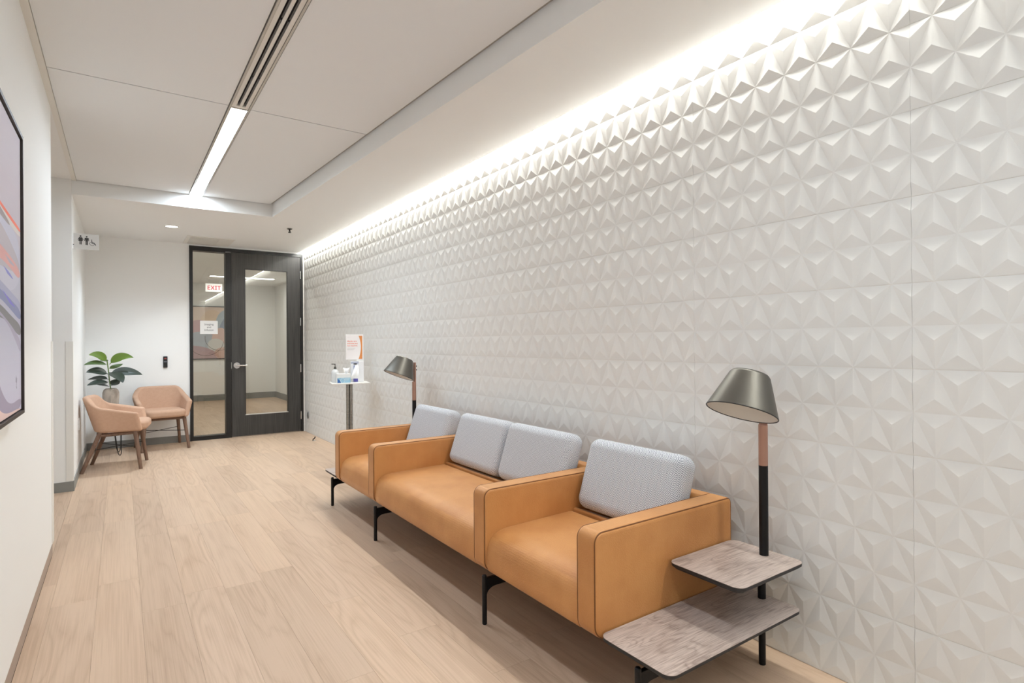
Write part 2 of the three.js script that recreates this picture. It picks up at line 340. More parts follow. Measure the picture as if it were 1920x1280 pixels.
{
  const o = thing('slot_diffuser', 'white linear air diffuser with two dark slots in the ceiling tray', 'air diffuser', LAMP_X, CEIL, -2.476);
  const h = 1.184;
  for (const [a, b] of [[-0.056, -0.046], [0.046, 0.056]]) mesh('outer_rail', box(a, b, -0.006, 0.02, -h, h), M.alu, o);
  for (const [a, b] of [[-0.044, -0.0235], [-0.0065, 0.0085], [0.0255, 0.044]]) mesh('face_bar', box(a, b, -0.003, 0.002, -h, h), M.trimWhite, o);
  mesh('end_plate', box(-0.045, 0.045, -0.0035, 0.018, -h, -h + 0.03), M.trimWhite, o);
  mesh('end_plate', box(-0.045, 0.045, -0.0035, 0.018, h - 0.03, h), M.trimWhite, o);
  mesh('plenum_box', mergeGeometries([box(-0.056, -0.054, 0.02, 0.17, -h, h), box(0.054, 0.056, 0.02, 0.17, -h, h), box(-0.056, 0.056, 0.17, 0.173, -h, h), box(-0.056, 0.056, 0.02, 0.17, -h, -h + 0.003), box(-0.056, 0.056, 0.02, 0.17, h - 0.003, h)]), M.duct, o);
  for (const x of [-0.0105, 0.0215]) for (const [z0, z1] of [[-1.15, -0.74], [-0.72, -0.1], [-0.08, 0.5], [0.52, 1.15]])
    mesh('vane', box(x - 0.002, x + 0.004, 0.004, 0.014, z0, z1), M.duct, o);
}
{
  const o = thing('cove_light_strip', 'warm light strip hidden in the slot above the tiled wall', 'light strip', 2.108, 2.5315, -2.65);
  mesh('lens', box(-0.004, 0.004, -0.004, 0.0, -5.5, 5.5), M.coveGlow, o);
  mesh('channel', box(-0.008, 0.006, 0.0, 0.03, -5.5, 5.5), M.alu, o);
  mesh('bracket', box(-0.048, -0.008, 0.004, 0.02, -5.5, 5.5), M.alu, o);
}
{
  const o = thing('downlight', 'round recessed downlight in the soffit above the armchairs', 'downlight', 0.464, SOFFIT, -7.084);
  mesh('trim_ring', new THREE.TorusGeometry(0.062, 0.006, 10, 40).rotateX(Math.PI / 2), M.trimWhite, o);
  mesh('lamp_lens', new THREE.CylinderGeometry(0.058, 0.058, 0.004, 40).translate(0, -0.001, 0), M.lampGlow, o);
  const l = new THREE.SpotLight(NEUTRAL, 7, 0, 1.1, 0.9, 2); l.name = 'downlight_beam'; l.position.set(0, -0.01, 0); l.target.position.set(0, -2, 0); l.shadow.radius = 2.5; l.castShadow = true; o.add(l, l.target);
}
{
  const o = thing('sprinkler_head', 'small dark fire sprinkler under the soffit', 'sprinkler', 1.546, SOFFIT, -6.521);
  mesh('escutcheon', new THREE.CylinderGeometry(0.028, 0.032, 0.006, 24).translate(0, -0.003, 0), M.alu, o);
  mesh('stem', new THREE.CylinderGeometry(0.006, 0.008, 0.03, 12).translate(0, -0.02, 0), M.dark, o);
  mesh('deflector', mergeGeometries([new THREE.CylinderGeometry(0.017, 0.017, 0.003, 16).translate(0, -0.046, 0), rod(V(-0.011, -0.03, 0), V(0, -0.046, 0), 0.0025).toNonIndexed(), rod(V(0.011, -0.03, 0), V(0, -0.046, 0), 0.0025).toNonIndexed()].map((g) => (g.index ? g.toNonIndexed() : g))), M.dark, o);
  mesh('collar', new THREE.CylinderGeometry(0.024, 0.024, 0.005, 20).translate(0, -0.008, 0), M.dark, o);
}
{
  const o = thing('ceiling_vent', 'white louvred air vent in the soffit above the black door frame', 'vent', 0.905, SOFFIT, -7.86);
  const y = -0.006;
  for (const b of [[-0.255, 0.255, -0.29, -0.25], [-0.255, 0.255, 0.25, 0.29], [-0.255, -0.215, -0.25, 0.25], [0.1, 0.255, -0.25, 0.25]]) mesh('frame', box(b[0], b[1], y, 0, b[2], b[3]), M.trimWhite, o);
  mesh('duct', box(-0.215, 0.1, -0.001, 0, -0.25, 0.25), M.base, o);
  for (let k = 0; k < 14; k++) mesh('louvre', box(-0.215, 0.1, -0.006, -0.0015, -0.245 + k * 0.0357, -0.245 + k * 0.0357 + 0.019), M.trimWhite, o);
}

// ---------------------------------------------------------------- door and sidelight
const zf = ZEND;   // the frame stands a little proud of the wall
const window1 = structure('window_1', 'narrow black framed glass sidelight beside the door', 'window');
{
  mesh('jamb', box(FX0, 0.76, 0, FTOP, zf - 0.11, zf + 0.014), M.frame, window1);
  mesh('mullion', box(1.132, 1.2, 0, FTOP - 0.058, zf - 0.11, zf + 0.014), M.frame, window1);
  mesh('head', box(0.76, 1.132, 2.42, FTOP, zf - 0.11, zf + 0.014), M.frame, window1);
  mesh('sill', box(0.76, 1.132, 0, 0.05, zf - 0.11, zf + 0.014), M.frame, window1);
  mesh('pane', box(0.76, 1.132, 0.05, 2.42, zf - 0.05, zf - 0.044), M.glass, window1);
}
const door1 = structure('door_1', 'charcoal wood door with a tall glass pane and silver lever', 'door');
{
  mesh('door_head', box(1.132, FX1, 2.436, FTOP, zf - 0.11, zf + 0.014), M.frame, door1);
  mesh('door_jamb', box(2.078, FX1, 0, 2.436, zf - 0.11, zf + 0.014), M.frame, door1);
  const z0 = zf - 0.04, z1 = zf + 0.006, X0 = 1.203, X1 = 2.075, GX0 = 1.363, GX1 = 1.909, GY0 = 0.28, GY1 = 2.228;
  const leafShape = roundedShape(X0, 0.008, X1, 2.432, 0.001), hole = new THREE.Path([[GX0, GY0], [GX0, GY1], [GX1, GY1], [GX1, GY0]].map((p) => new THREE.Vector2(...p)));
  leafShape.holes.push(hole);
  mesh('leaf', extrude(leafShape, z0, z1), M.doorWood, door1);
  const pane = mesh('pane', box(GX0, GX1, GY0, GY1, zf - 0.02, zf - 0.014), M.glass, door1);
  mesh('glazing_bead', mergeGeometries([box(GX0, GX0 + 0.008, GY0, GY1, z0, z1 + 0.002), box(GX1 - 0.008, GX1, GY0, GY1, z0, z1 + 0.002), box(GX0, GX1, GY1 - 0.008, GY1, z0, z1 + 0.002)]), M.frame, pane);
  mesh('sill_bead', box(GX0, GX1, GY0, GY0 + 0.009, z0, z1 + 0.003), M.alu, pane);
  const lv = mesh('lever_rose', new THREE.CylinderGeometry(0.04, 0.042, 0.012, 32).rotateX(Math.PI / 2).translate(1.262, 0.944, z1 + 0.006), M.chrome, door1);
  mesh('lever_handle', mergeGeometries([rod(V(1.262, 0.944, z1 + 0.01), V(1.262, 0.944, z1 + 0.055), 0.011), tube([V(1.262, 0.944, z1 + 0.052), V(1.30, 0.944, z1 + 0.056), V(1.345, 0.942, z1 + 0.054), V(1.378, 0.941, z1 + 0.046)], 0.0095, 24)].map((g) => g.toNonIndexed())), M.chrome, lv);
  mesh('latch_plate', box(1.196, 1.2005, 0.905, 0.985, zf + 0.004, zf + 0.0152), M.alu, door1);
  for (const y of [0.227, 0.883, 1.532, 2.186]) mesh('hinge', rod(V(2.0765, y - 0.055, zf + 0.014), V(2.0765, y + 0.055, zf + 0.014), 0.0075), M.chrome, door1);
}
{ // paper sign on the sidelight
  const t = canvasTexture(512, 400, (c, w, h) => {
    c.fillStyle = '#f1f1ef'; c.fillRect(0, 0, w, h); c.fillStyle = '#3a3d42'; c.textAlign = 'center'; c.font = '74px sans-serif';
    c.fillText('Imaging', w / 2, 138); c.fillText('and', w / 2, 222); c.fillText('Infusion', w / 2, 306);
  });
  const o = thing('door_sign', 'white paper sign reading Imaging and Infusion on the sidelight glass', 'sign', 0.945, 1.444, zf - 0.042);
  const g = new THREE.BoxGeometry(0.203, 0.172, 0.001); mesh('paper', g, std({ map: t, roughness: 0.7 }), o);
}
{ // card reader
  const o = thing('card_reader', 'slim black card reader with keypad on the end wall', 'card reader', 0.458, 1.01, ZEND);
  mesh('body', rbox(-0.023, 0.023, -0.07, 0.07, 0, 0.022, 0.006), M.black, o);
  mesh('status_light', rbox(-0.012, 0.012, 0.036, 0.05, 0.021, 0.0235, 0.001), std({ color: srgb(150, 70, 66), roughness: 0.4 }), o);
  mesh('key_strip', rbox(-0.017, 0.017, -0.004, 0.014, 0.021, 0.0235, 0.001), std({ color: srgb(96, 98, 104), roughness: 0.4 }), o);
}
// ---- beyond the glass: picture, exit sign, light
{
  const t = canvasTexture(768, 700, (c, w, h) => {
    c.fillStyle = '#d8cac4'; c.fillRect(0, 0, w, h);
    const blob = (x, y, rx, ry, col, a = 1) => { c.globalAlpha = a; c.fillStyle = col; c.beginPath(); c.ellipse(x, y, rx, ry, 0.2, 0, 7); c.fill(); };
    blob(430, 160, 240, 210, '#e6cfc0'); blob(470, 190, 130, 150, '#e6ccb2', 0.8); blob(640, 200, 120, 170, '#aebcc8', 0.9);
    blob(330, 330, 170, 150, '#c9a4a8', 0.9); blob(700, 340, 150, 260, '#8d98aa', 0.9); blob(360, 470, 190, 130, '#b2bcc8', 0.9);
    blob(560, 430, 90, 150, '#e2bfb2', 0.9); blob(520, 520, 100, 90, '#d8d6d2', 0.95); blob(300, 640, 260, 110, '#b9979b', 0.85); blob(620, 640, 120, 90, '#d5ac9c', 0.8);
    c.globalAlpha = 1; c.strokeStyle = '#4c4038'; c.lineWidth = 4;
    c.beginPath(); c.arc(400, 450, 210, 0.1, 2.7); c.stroke(); c.beginPath(); c.arc(560, 420, 170, 1.2, 3.3); c.stroke();
  });
  const o = thing('abstract_print', 'pastel abstract picture of overlapping circles seen through the sidelight', 'picture', 1.5, 1.48, -13.85);
  mesh('print', new THREE.BoxGeometry(1.26, 1.12, 0.02).translate(0, 0, 0.012), std({ map: t, roughness: 0.6 }), o);
  mesh('frame', mergeGeometries([box(-0.65, 0.65, 0.56, 0.578, 0, 0.035), box(-0.65, 0.65, -0.578, -0.56, 0, 0.035), box(-0.65, -0.63, -0.56, 0.56, 0, 0.035), box(0.63, 0.65, -0.56, 0.56, 0, 0.035)]), M.frame, o);
}
{
  const t = canvasTexture(512, 280, (c, w, h) => { c.fillStyle = '#e9e6e2'; c.fillRect(0, 0, w, h); c.fillStyle = '#c8304a'; c.textAlign = 'center'; c.font = 'bold 200px sans-serif'; c.fillText('EXIT', w / 2, 212, 440); });
  const o = thing('exit_sign', 'red lettered exit sign hanging from the ceiling beyond the sidelight', 'exit sign', 1.555, 2.365, -12.75);
  mesh('sign_panel', new THREE.BoxGeometry(0.3, 0.165, 0.012), std({ map: t, emissive: 0xffffff, emissiveMap: t, emissiveIntensity: 0.35, roughness: 0.4 }), o);
  mesh('canopy', box(-0.12, 0.12, 0.165, 0.185, -0.03, 0.03), M.white, o);
  for (const x of [-0.09, 0.09]) mesh('hanger', rod(V(x, 0.08, 0), V(x, 0.168, 0), 0.004), M.alu, o);
}
for (const [x, z, label] of [[2.0, -12.2, 'white linear ceiling light above the exit sign'], [1.6, -8.7, 'white linear ceiling light just inside the room beyond the door']]) {
  const o = thing('lobby_ceiling_light', label, 'ceiling light', x, 2.55, z);
  mesh('housing', box(-0.6, 0.6, -0.01, 0, -0.09, 0.09), M.trimWhite, o); mesh('diffuser', box(-0.575, 0.575, -0.013, -0.01, -0.07, 0.07), M.lampGlow, o);
}

// ---------------------------------------------------------------- restroom sign, painting, outlets
{
  const t = canvasTexture(720, 520, (c, w, h) => {
    c.fillStyle = '#cbc7c1'; c.fillRect(0, 0, w, h); c.fillStyle = c.strokeStyle = '#34302d'; c.lineCap = 'round'; c.lineJoin = 'round';
    const dot = (x, y, r) => { c.beginPath(); c.arc(x, y, r, 0, 7); c.fill(); };
    const line = (wd, ...p) => { c.lineWidth = wd; c.beginPath(); c.moveTo(p[0], p[1]); for (let i = 2; i < p.length; i += 2) c.lineTo(p[i], p[i + 1]); c.stroke(); };
    const poly = (...p) => { c.beginPath(); c.moveTo(p[0], p[1]); for (let i = 2; i < p.length; i += 2) c.lineTo(p[i], p[i + 1]); c.closePath(); c.fill(); };
    dot(205, 84, 26); poly(172, 122, 238, 122, 268, 252, 142, 252); line(20, 172, 128, 136, 200); line(20, 238, 128, 274, 200); line(26, 188, 250, 188, 350); line(26, 222, 250, 222, 350);
    dot(375, 94, 26); poly(332, 130, 418, 130, 408, 250, 342, 250); line(20, 330, 138, 318, 232); line(20, 420, 138, 432, 232); line(30, 358, 250, 358, 358); line(30, 392, 250, 392, 358);
    dot(512, 192, 18); line(24, 516, 232, 522, 292, 590, 296, 626, 350); line(12, 520, 262, 580, 262);
    c.lineWidth = 12; c.beginPath(); c.ellipse(526, 312, 68, 58, 0, 0.15, 4.1); c.stroke();
  });
  const o = thing('restroom_sign', 'projecting plate with woman, man and wheelchair pictograms', 'sign', XL, 2.115, -6.09);
  const plate = mesh('plate', new THREE.BoxGeometry(0.178, 0.134, 0.005).translate(0.093, 0, 0), std({ map: t, roughness: 0.5 }), o);
  mesh('bracket', box(0, 0.006, -0.067, 0.067, -0.006, 0.006), M.white, o); mesh('screw', new THREE.SphereGeometry(0.004, 10, 8).translate(0.006, -0.03, 0.005), M.dark, o);
}
{
  const t = canvasTexture(1536, 1024, (c, w, h) => {
    // laid out in picture fractions; s runs over the part beside the far edge
    const X = (s) => w * (0.667 + 0.333 * s), Y = (y) => h * y;
    const shape = (col, pts, a = 1) => {
      c.globalAlpha = a; c.fillStyle = col; c.beginPath(); c.moveTo(X(pts[0][0]), Y(pts[0][1]));
      for (let i = 1; i < pts.length; i++) { const p = pts[i - 1], q = pts[i]; c.quadraticCurveTo(X(p[0]), Y(p[1]), X((p[0] + q[0]) / 2), Y((p[1] + q[1]) / 2)); }
      c.lineTo(X(pts[pts.length - 1][0]), Y(pts[pts.length - 1][1])); c.closePath(); c.fill();
    };
    const g = c.createLinearGradient(0, 0, 0, h); g.addColorStop(0, '#d6d2e4'); g.addColorStop(0.32, '#d4cbdb'); g.addColorStop(0.5, '#c6cbe2'); g.addColorStop(1, '#bdbbd2');
    c.fillStyle = g; c.fillRect(0, 0, w, h);
    shape('#cfd2ea', [[-2, 0.42], [-1, 0.36], [0, 0.36], [1, 0.36], [1, 0.6], [-2, 0.62]]);
    shape('#c2bcc8', [[-2, 0.41], [-0.6, 0.38], [0.1, 0.37], [0.9, 0.45], [1, 0.5], [0.2, 0.52], [-2, 0.5]]);
    shape('#e9e2e4', [[-2, 0.33], [-0.5, 0.31], [0, 0.325], [1, 0.345], [1, 0.37], [0, 0.345], [-2, 0.38]]);
    shape('#968c90', [[-1.4, 0.34], [-0.3, 0.325], [0.1, 0.33], [0.55, 0.355], [0.45, 0.365], [-0.3, 0.345], [-1.4, 0.36]]);
    shape('#ff6a4c', [[-2, 0.29], [-0.6, 0.3], [0, 0.312], [0.6, 0.326], [1, 0.335], [1, 0.348], [0.4, 0.335], [0, 0.322], [-2, 0.32]]);
    shape('#e6a6a4', [[-1.6, 0.47], [-0.4, 0.44], [0.2, 0.45], [0.8, 0.475], [1, 0.5], [0.9, 0.525], [0.5, 0.5], [0, 0.49], [-1.6, 0.53]]);
    shape('#b9b4c4', [[0.3, 0.47], [0.6, 0.478], [0.75, 0.49], [0.5, 0.488]]);
    shape('#7d7ee0', [[-1.5, 0.46], [-0.2, 0.462], [0.1, 0.472], [0.14, 0.488], [0, 0.482], [-1.5, 0.49]]);
    shape('#7f83d8', [[0.25, 0.51], [0.5, 0.52], [0.7, 0.54], [0.4, 0.528]]);
    shape('#aab0d4', [[-2, 0.55], [-0.5, 0.54], [0, 0.555], [0.6, 0.585], [1, 0.605], [1, 0.645], [0, 0.59], [-2, 0.6]]);
    shape('#7d88bb', [[-2, 0.58], [-0.5, 0.57], [0, 0.583], [0.5, 0.606], [1, 0.635], [1, 0.678], [0.5, 0.64], [0, 0.61], [-2, 0.63]]);
    shape('#7470dc', [[0.2, 0.588], [0.5, 0.61], [0.8, 0.635], [0.5, 0.624]]);
    shape('#74767a', [[-2, 0.63], [-0.3, 0.62], [0.2, 0.64], [0.55, 0.664], [1, 0.69], [1, 0.735], [0.6, 0.708], [0.3, 0.672], [-2, 0.67]]);
    shape('#a9a6c0', [[-2, 0.66], [0, 0.66], [0.4, 0.69], [0.7, 0.74], [1, 0.8], [1, 0.745], [0.5, 0.69], [0, 0.65]]);
    shape('#8d839c', [[-2, 0.88], [-0.6, 0.84], [0, 0.853], [0.2, 0.92], [0.5, 0.968], [1, 0.955], [1, 0.99], [0.6, 1.0], [0.2, 0.985], [-2, 0.95]]);
    shape('#e3bfb6', [[-2, 0.96], [-0.4, 0.93], [0, 0.95], [0.3, 0.99], [1, 0.992], [1, 1.02], [-2, 1.02]]);
    c.globalAlpha = 1; c.globalCompositeOperation = 'screen'; c.fillStyle = '#3a3a40'; c.fillRect(0, 0, w, h); c.globalCompositeOperation = 'source-over'; c.strokeStyle = '#5d5a78'; c.lineWidth = 5; c.beginPath(); c.moveTo(X(0.74), Y(0.895)); c.lineTo(X(0.76), Y(0.875)); c.lineTo(X(0.78), Y(0.9)); c.lineTo(X(0.8), Y(0.88)); c.lineTo(X(0.77), Y(0.91)); c.lineTo(X(0.79), Y(0.918)); c.stroke();
  });
  const o = thing('painting', 'large lavender and blue abstract painting in a thin black frame', 'painting', XL, 1.482, -1.975, Math.PI / 2);
  mesh('canvas', new THREE.BoxGeometry(1.482, 0.982, 0.03).translate(0, 0, 0.017), std({ map: t, roughness: 0.75 }), o);
  for (const b of [[-0.757, 0.757, 0.495, 0.507], [-0.757, 0.757, -0.507, -0.495], [-0.757, -0.745, -0.495, 0.495], [0.745, 0.757, -0.495, 0.495]]) mesh('frame_bar', box(b[0], b[1], b[2], b[3], 0, 0.04), std({ color: srgb(44, 36, 32), roughness: 0.45 }), o);
}
{
  const o = thing('wall_outlet', 'white wall outlet behind the side armchair', 'outlet', XL, 0.47, -6.82, Math.PI / 2);
  mesh('cover_plate', rbox(-0.036, 0.036, -0.058, 0.058, 0, 0.006, 0.002), M.white, o);
  for (const y of [-0.021, 0.021]) mesh('socket', rbox(-0.016, 0.016, y - 0.014, y + 0.014, 0.005, 0.008, 0.001), M.white, o);
}
{
  const o = thing('tile_wall_outlet', 'dark oval outlet low on the tiled wall near the door', 'outlet', XR - 0.012, 0.242, -7.968, -Math.PI / 2);
  mesh('ring', new THREE.TorusGeometry(0.034, 0.006, 8, 28).scale(0.8, 1.25, 1), M.base, o);
  mesh('insert', new THREE.CylinderGeometry(0.032, 0.032, 0.012, 24).rotateX(Math.PI / 2).scale(0.8, 1.25, 1).translate(0, 0, -0.002), std({ color: srgb(92, 88, 82), roughness: 0.6 }), o);
}
{
  const o = thing('door_stop', 'tiny metal door stop on the floor by the tiled wall', 'door stop', 2.0, 0, -7.262, 0.5);
  mesh('base', new THREE.CylinderGeometry(0.02, 0.022, 0.006, 20).translate(0, 0.003, 0), M.alu, o);
  mesh('bumper', tube([V(-0.02, 0.004, 0), V(-0.012, 0.026, 0), V(0.006, 0.03, 0), V(0.02, 0.05, 0)], 0.006, 16), M.dark, o);
}

// ---------------------------------------------------------------- modular sofa
const FRONT = 1.288, REAR = 2.045, ARM_TOP = 0.584, ARM_BOT = 0.222, ARM_T = 0.096;
const ARMS = [-4.088, -3.415, -2.118, -1.428];
{
  const o = thing('modular_sofa', 'caramel leather modular sofa with four square arms and black legs along the tiled wall', 'sofa', 0, 0, 0);
  const armShape = roundedShape(FRONT, ARM_BOT, REAR, ARM_TOP, [0.05, 0.02, 0.022, 0.036]);
  const armGeo = extrude(armShape, -ARM_T / 2, ARM_T / 2, 0.014, 4, 8);
  const outline = armShape.getPoints(10).map((p) => { const cx = (FRONT + REAR) / 2, cy = (ARM_TOP + ARM_BOT) / 2; return V(cx + (p.x - cx) * (1 - 0.0029 / ((REAR - FRONT) / 2)) , cy + (p.y - cy) * (1 - 0.0029 / ((ARM_TOP - ARM_BOT) / 2)), 0); });
  const path = new THREE.CurvePath(); for (let i = 0; i < outline.length - 1; i++) if (outline[i].distanceTo(outline[i + 1]) > 1e-5) path.add(new THREE.LineCurve3(outline[i], outline[i + 1]));
  const seamGeo = mergeVertices(new THREE.TubeGeometry(path, 260, 0.0026, 6, false));
  ARMS.forEach((z) => {
    const a = mesh('armrest', armGeo, M.leather, o); a.position.z = z;
    for (const s of [-1, 1]) { const q = mesh('seam', seamGeo, M.seam, a); q.position.z = s * (ARM_T / 2 - 0.0055); }
  });
  const seat = new THREE.Shape(); // side profile of a seat
  const b = 0.228, f = FRONT + 0.008, top = 0.408;
  seat.moveTo(f + 0.02, b); seat.lineTo(1.79, b); seat.lineTo(1.79, top - 0.012); seat.quadraticCurveTo(1.79, top + 0.002, 1.765, top + 0.003);
  seat.lineTo(f + 0.12, top - 0.004); seat.bezierCurveTo(f + 0.06, top - 0.006, f + 0.016, top - 0.022, f + 0.006, top - 0.075); seat.lineTo(f, b + 0.05); seat.quadraticCurveTo(f, b, f + 0.02, b);
  const back = new THREE.Shape();
  back.moveTo(1.792, 0.228); back.lineTo(1.792, 0.415); back.quadraticCurveTo(1.796, 0.424, 1.806, 0.421); back.lineTo(1.898, 0.388); back.lineTo(1.962, 0.565); back.quadraticCurveTo(1.97, 0.582, 1.985, 0.582); back.lineTo(2.03, 0.582); back.quadraticCurveTo(2.044, 0.582, 2.044, 0.566); back.lineTo(2.044, 0.228); back.closePath();
  for (let k = 0; k < 3; k++) {
    const z0 = ARMS[k] + ARM_T / 2 - 0.002, z1 = ARMS[k + 1] - ARM_T / 2 + 0.002;
    mesh('seat', extrude(seat, z0, z1, 0.007, 3, 14), M.leather, o);
    mesh('backrest', extrude(back, z0, z1, 0.004, 2, 8), M.leather, o);
  }
  mesh('under_beam', box(1.5, 1.56, 0.172, 0.222, ARMS[0] - 0.04, ARMS[3] + 0.04), M.blackSteel, o);
  mesh('under_beam', box(1.86, 1.92, 0.172, 0.222, ARMS[0] - 0.04, ARMS[3] + 0.04), M.blackSteel, o);
  for (const z of [-3.356, -2.083]) legFrame(o, z);
}
function bracketGeo() {       // flat arm that swells into a fillet where it meets the leg
  const s = new THREE.Shape(); s.moveTo(1.296, 0.2); s.lineTo(1.99, 0.2); s.lineTo(1.99, 0.158); s.lineTo(1.35, 0.158); s.quadraticCurveTo(1.303, 0.156, 1.3, 0.118); s.lineTo(1.296, 0.118); s.closePath();
  return extrude(s, -0.008, 0.008, 0.002, 1, 8);
}
function legGeo(r, top) { return new THREE.LatheGeometry([[0, 0], [r * 0.85, 0], [r, 0.003], [r, top - 0.005], [r * 0.7, top], [0, top]].map((p) => new THREE.Vector2(...p)), 20); }
function legFrame(o, z) {
  mesh('leg', legGeo(0.0105, 0.214), M.blackSteel, o).position.set(1.293, 0, z);
  mesh('leg', legGeo(0.0105, 0.214), M.blackSteel, o).position.set(1.985, 0, z);
  mesh('bracket', bracketGeo(), M.blackSteel, o).position.z = z;
}
// ---- back cushions
{
  const w = 0.578, h = 0.335, d = 0.118, R0 = 0.046;
  let g = new RoundedBoxGeometry(d, h, w, 8, R0);
  const p = g.attributes.position;
  for (let i = 0; i < p.count; i++) {
    const x = p.getX(i), y = p.getY(i), z = p.getZ(i), e = (1 - Math.pow(Math.abs(2 * y / h), 3)) * (1 - Math.pow(Math.abs(2 * z / w), 4));
    p.setX(i, x * (1 + 0.14 * e)); p.setZ(i, z * (1 - 0.03 * Math.pow(Math.abs(2 * y / h), 2)));
  }
  g = metreUV(mergeVertices(g.deleteAttribute('uv') && g)); g.computeVertexNormals(); g = mergeVertices(g, 1e-5); g.computeVertexNormals();
  const pts = []; for (const q of roundedShape(-w / 2 + 0.024, -h / 2 + 0.014, w / 2 - 0.024, h / 2 - 0.014, 0.05).getPoints(8)) pts.push(V(-d / 2 + 0.015, q.y, q.x));
  const seam = tube(pts.slice(0, -1), 0.0018, 120, true);
  const spots = [[-3.752, 'grey woven back cushion on the sofa seat beside the sanitizer stand'], [-3.056, 'grey woven back cushion on the double seat, on the side towards the door'], [-2.474, 'grey woven back cushion on the double seat, on the side away from the door'], [-1.773, 'grey chevron back cushion on the single seat beside the table in full view']];
  spots.forEach(([z, label], i) => {
    const o = thing('back_cushion', label, 'cushion', 1.889, 0.582, z, 0, 'woven cushions on the leather sofa');
    o.rotation.set(0, 0, -(18.7 + [0.5, 0.8, -0.6, 0][i]) * R);
    const c = mesh('cover', g, M.weave, o); mesh('seam', seam, M.weaveSeam, o);
  });
}
// ---- two-tier tables with lamps at both ends of the sofa
function boardGeo(x0, x1, z0, z1, y, t) {
  const outer = roundedShape(x0, -z1, x1, -z0, 0.034), inner = roundedShape(x0 + 0.012, -z1 + 0.012, x1 - 0.012, -z0 - 0.012, 0.024);
  const a = outer.getPoints(10), b = inner.getPoints(10), n = a.length - 1, pos = [];
  const P = (p, h) => [p.x, h, -p.y], put = (...q) => q.forEach((v) => pos.push(...v)), y1 = y - 0.0015, y2 = y - t * 0.5, y3 = y - t;
  const c = [(x0 + x1) / 2, 0, (z0 + z1) / 2];
  for (let i = 0; i < n; i++) {
    const j = i + 1;
    put(P(a[i], y2), P(a[j], y2), P(a[j], y1)); put(P(a[i], y2), P(a[j], y1), P(a[i], y1));
    put(P(b[i], y3), P(b[j], y3), P(a[j], y2)); put(P(b[i], y3), P(a[j], y2), P(a[i], y2));
    put([c[0], y3, c[2]], P(b[j], y3), P(b[i], y3)); put([c[0], y1, c[2]], P(a[i], y1), P(a[j], y1));
  }
  const g = new THREE.BufferGeometry(); g.setAttribute('position', new THREE.Float32BufferAttribute(pos, 3)); g.computeVertexNormals();
  const top = metreUV(new THREE.ExtrudeGeometry(outer, { depth: 0.0015, bevelEnabled: false, curveSegments: 10 }).rotateX(-Math.PI / 2).translate(0, y - 0.0015, 0), true);
  return [top, metreUV(g)];
}
function sideTable(zc, z0, z1, label) {
  const o = thing('two_tier_side_table', label, 'side table', 0, 0, 0, 0, 'two-tier tables at the sofa ends');
  const parts = [[1.297, 2.022, 0.25, 'lower_shelf'], [1.642, 2.042, 0.416, 'upper_shelf']];
  for (const [x0, x1, y, name] of parts) { const [a, b] = boardGeo(x0, x1, z0, z1, y, 0.022); const s = mesh(name, a, M.walnut, o); mesh('edge_band', b, M.edge, s); }
  mesh('front_leg', legGeo(0.0105, 0.214), M.blackSteel, o).position.set(1.31, 0, zc);
  mesh('rear_leg', legGeo(0.0125, 0.228), M.blackSteel, o).position.set(1.985, 0, zc);
  mesh('bracket', bracketGeo(), M.blackSteel, o).position.set(0.017, 0.0, zc).z;
  mesh('post', rod(V(1.985, 0.2505, zc), V(1.985, 0.394, zc), 0.0145, 0.0145, 20), M.blackSteel, o);
}
sideTable(-1.215, -1.374, -1.078, 'two-tier grey walnut side table with both shelves in full view');
sideTable(-4.272, -4.43, -4.142, 'two-tier side table mostly hidden behind the sofa arm near the sanitizer stand');
function lamp(zc, label) {
  const o = thing('sofa_lamp', label, 'lamp', 1.985, 0.4162, zc, 0, 'lamps on the two-tier tables');
  mesh('pole', new THREE.CylinderGeometry(0.0165, 0.0165, 0.336, 24).translate(0, 0.168, 0), M.blackSteel, o);
  mesh('copper_sleeve', new THREE.CylinderGeometry(0.0165, 0.0165, 0.152, 24).translate(0, 0.412, 0), M.copper, o);
  const half = new THREE.Shape(); half.absarc(0, 0, 0.0163, -Math.PI / 2, Math.PI / 2); half.closePath();
  mesh('half_round_post', metreUV(new THREE.ExtrudeGeometry(half, { depth: 0.158, bevelEnabled: false, curveSegments: 12 }).rotateX(-Math.PI / 2).translate(0, 0.488, 0)), M.copper, o);
  const tilt = 22 * R, RB = 0.125, RT = 0.066, HC = 0.15;
  const shade = new THREE.Group(); shade.name = 'shade'; o.add(shade);
  // the rim's rear end touches the post's flat face
  shade.rotation.z = -tilt; shade.position.set(-0.02 - RB * Math.cos(tilt), 0.498 + RB * Math.sin(tilt), 0);
  const prof = [[RB - 0.001, 0], [RB, 0.0015], [RT + 0.006, HC - 0.01], [RT, HC - 0.002], [RT - 0.008, HC], [0, HC + 0.001]].map((p) => new THREE.Vector2(...p));
  mesh('shade_shell', new THREE.LatheGeometry(prof, 64), M.shade, shade);
  const inn = [[0, HC - 0.004], [RT - 0.006, HC - 0.005], [RB - 0.0035, 0.0006]].map((p) => new THREE.Vector2(...p));
  mesh('shade_lining', new THREE.LatheGeometry(inn, 64), M.shadeInside, shade);
  mesh('rim', new THREE.TorusGeometry(RB - 0.0015, 0.0022, 8, 72).rotateX(Math.PI / 2), M.black, shade);
  mesh('bulb', new THREE.SphereGeometry(0.028, 20, 14).scale(1, 1.15, 1).translate(0, 0.085, 0), M.white, shade);
  mesh('socket', new THREE.CylinderGeometry(0.017, 0.017, 0.035, 18).translate(0, 0.128, 0), M.white, shade);
  for (const y of [0.585, 0.615]) mesh('screw_knob', rod(V(0.014, y, 0), V(0.024, y, 0), 0.0045), M.black, o);
}
lamp(-1.205, 'pewter shaded lamp on the table whose two shelves are in full view');
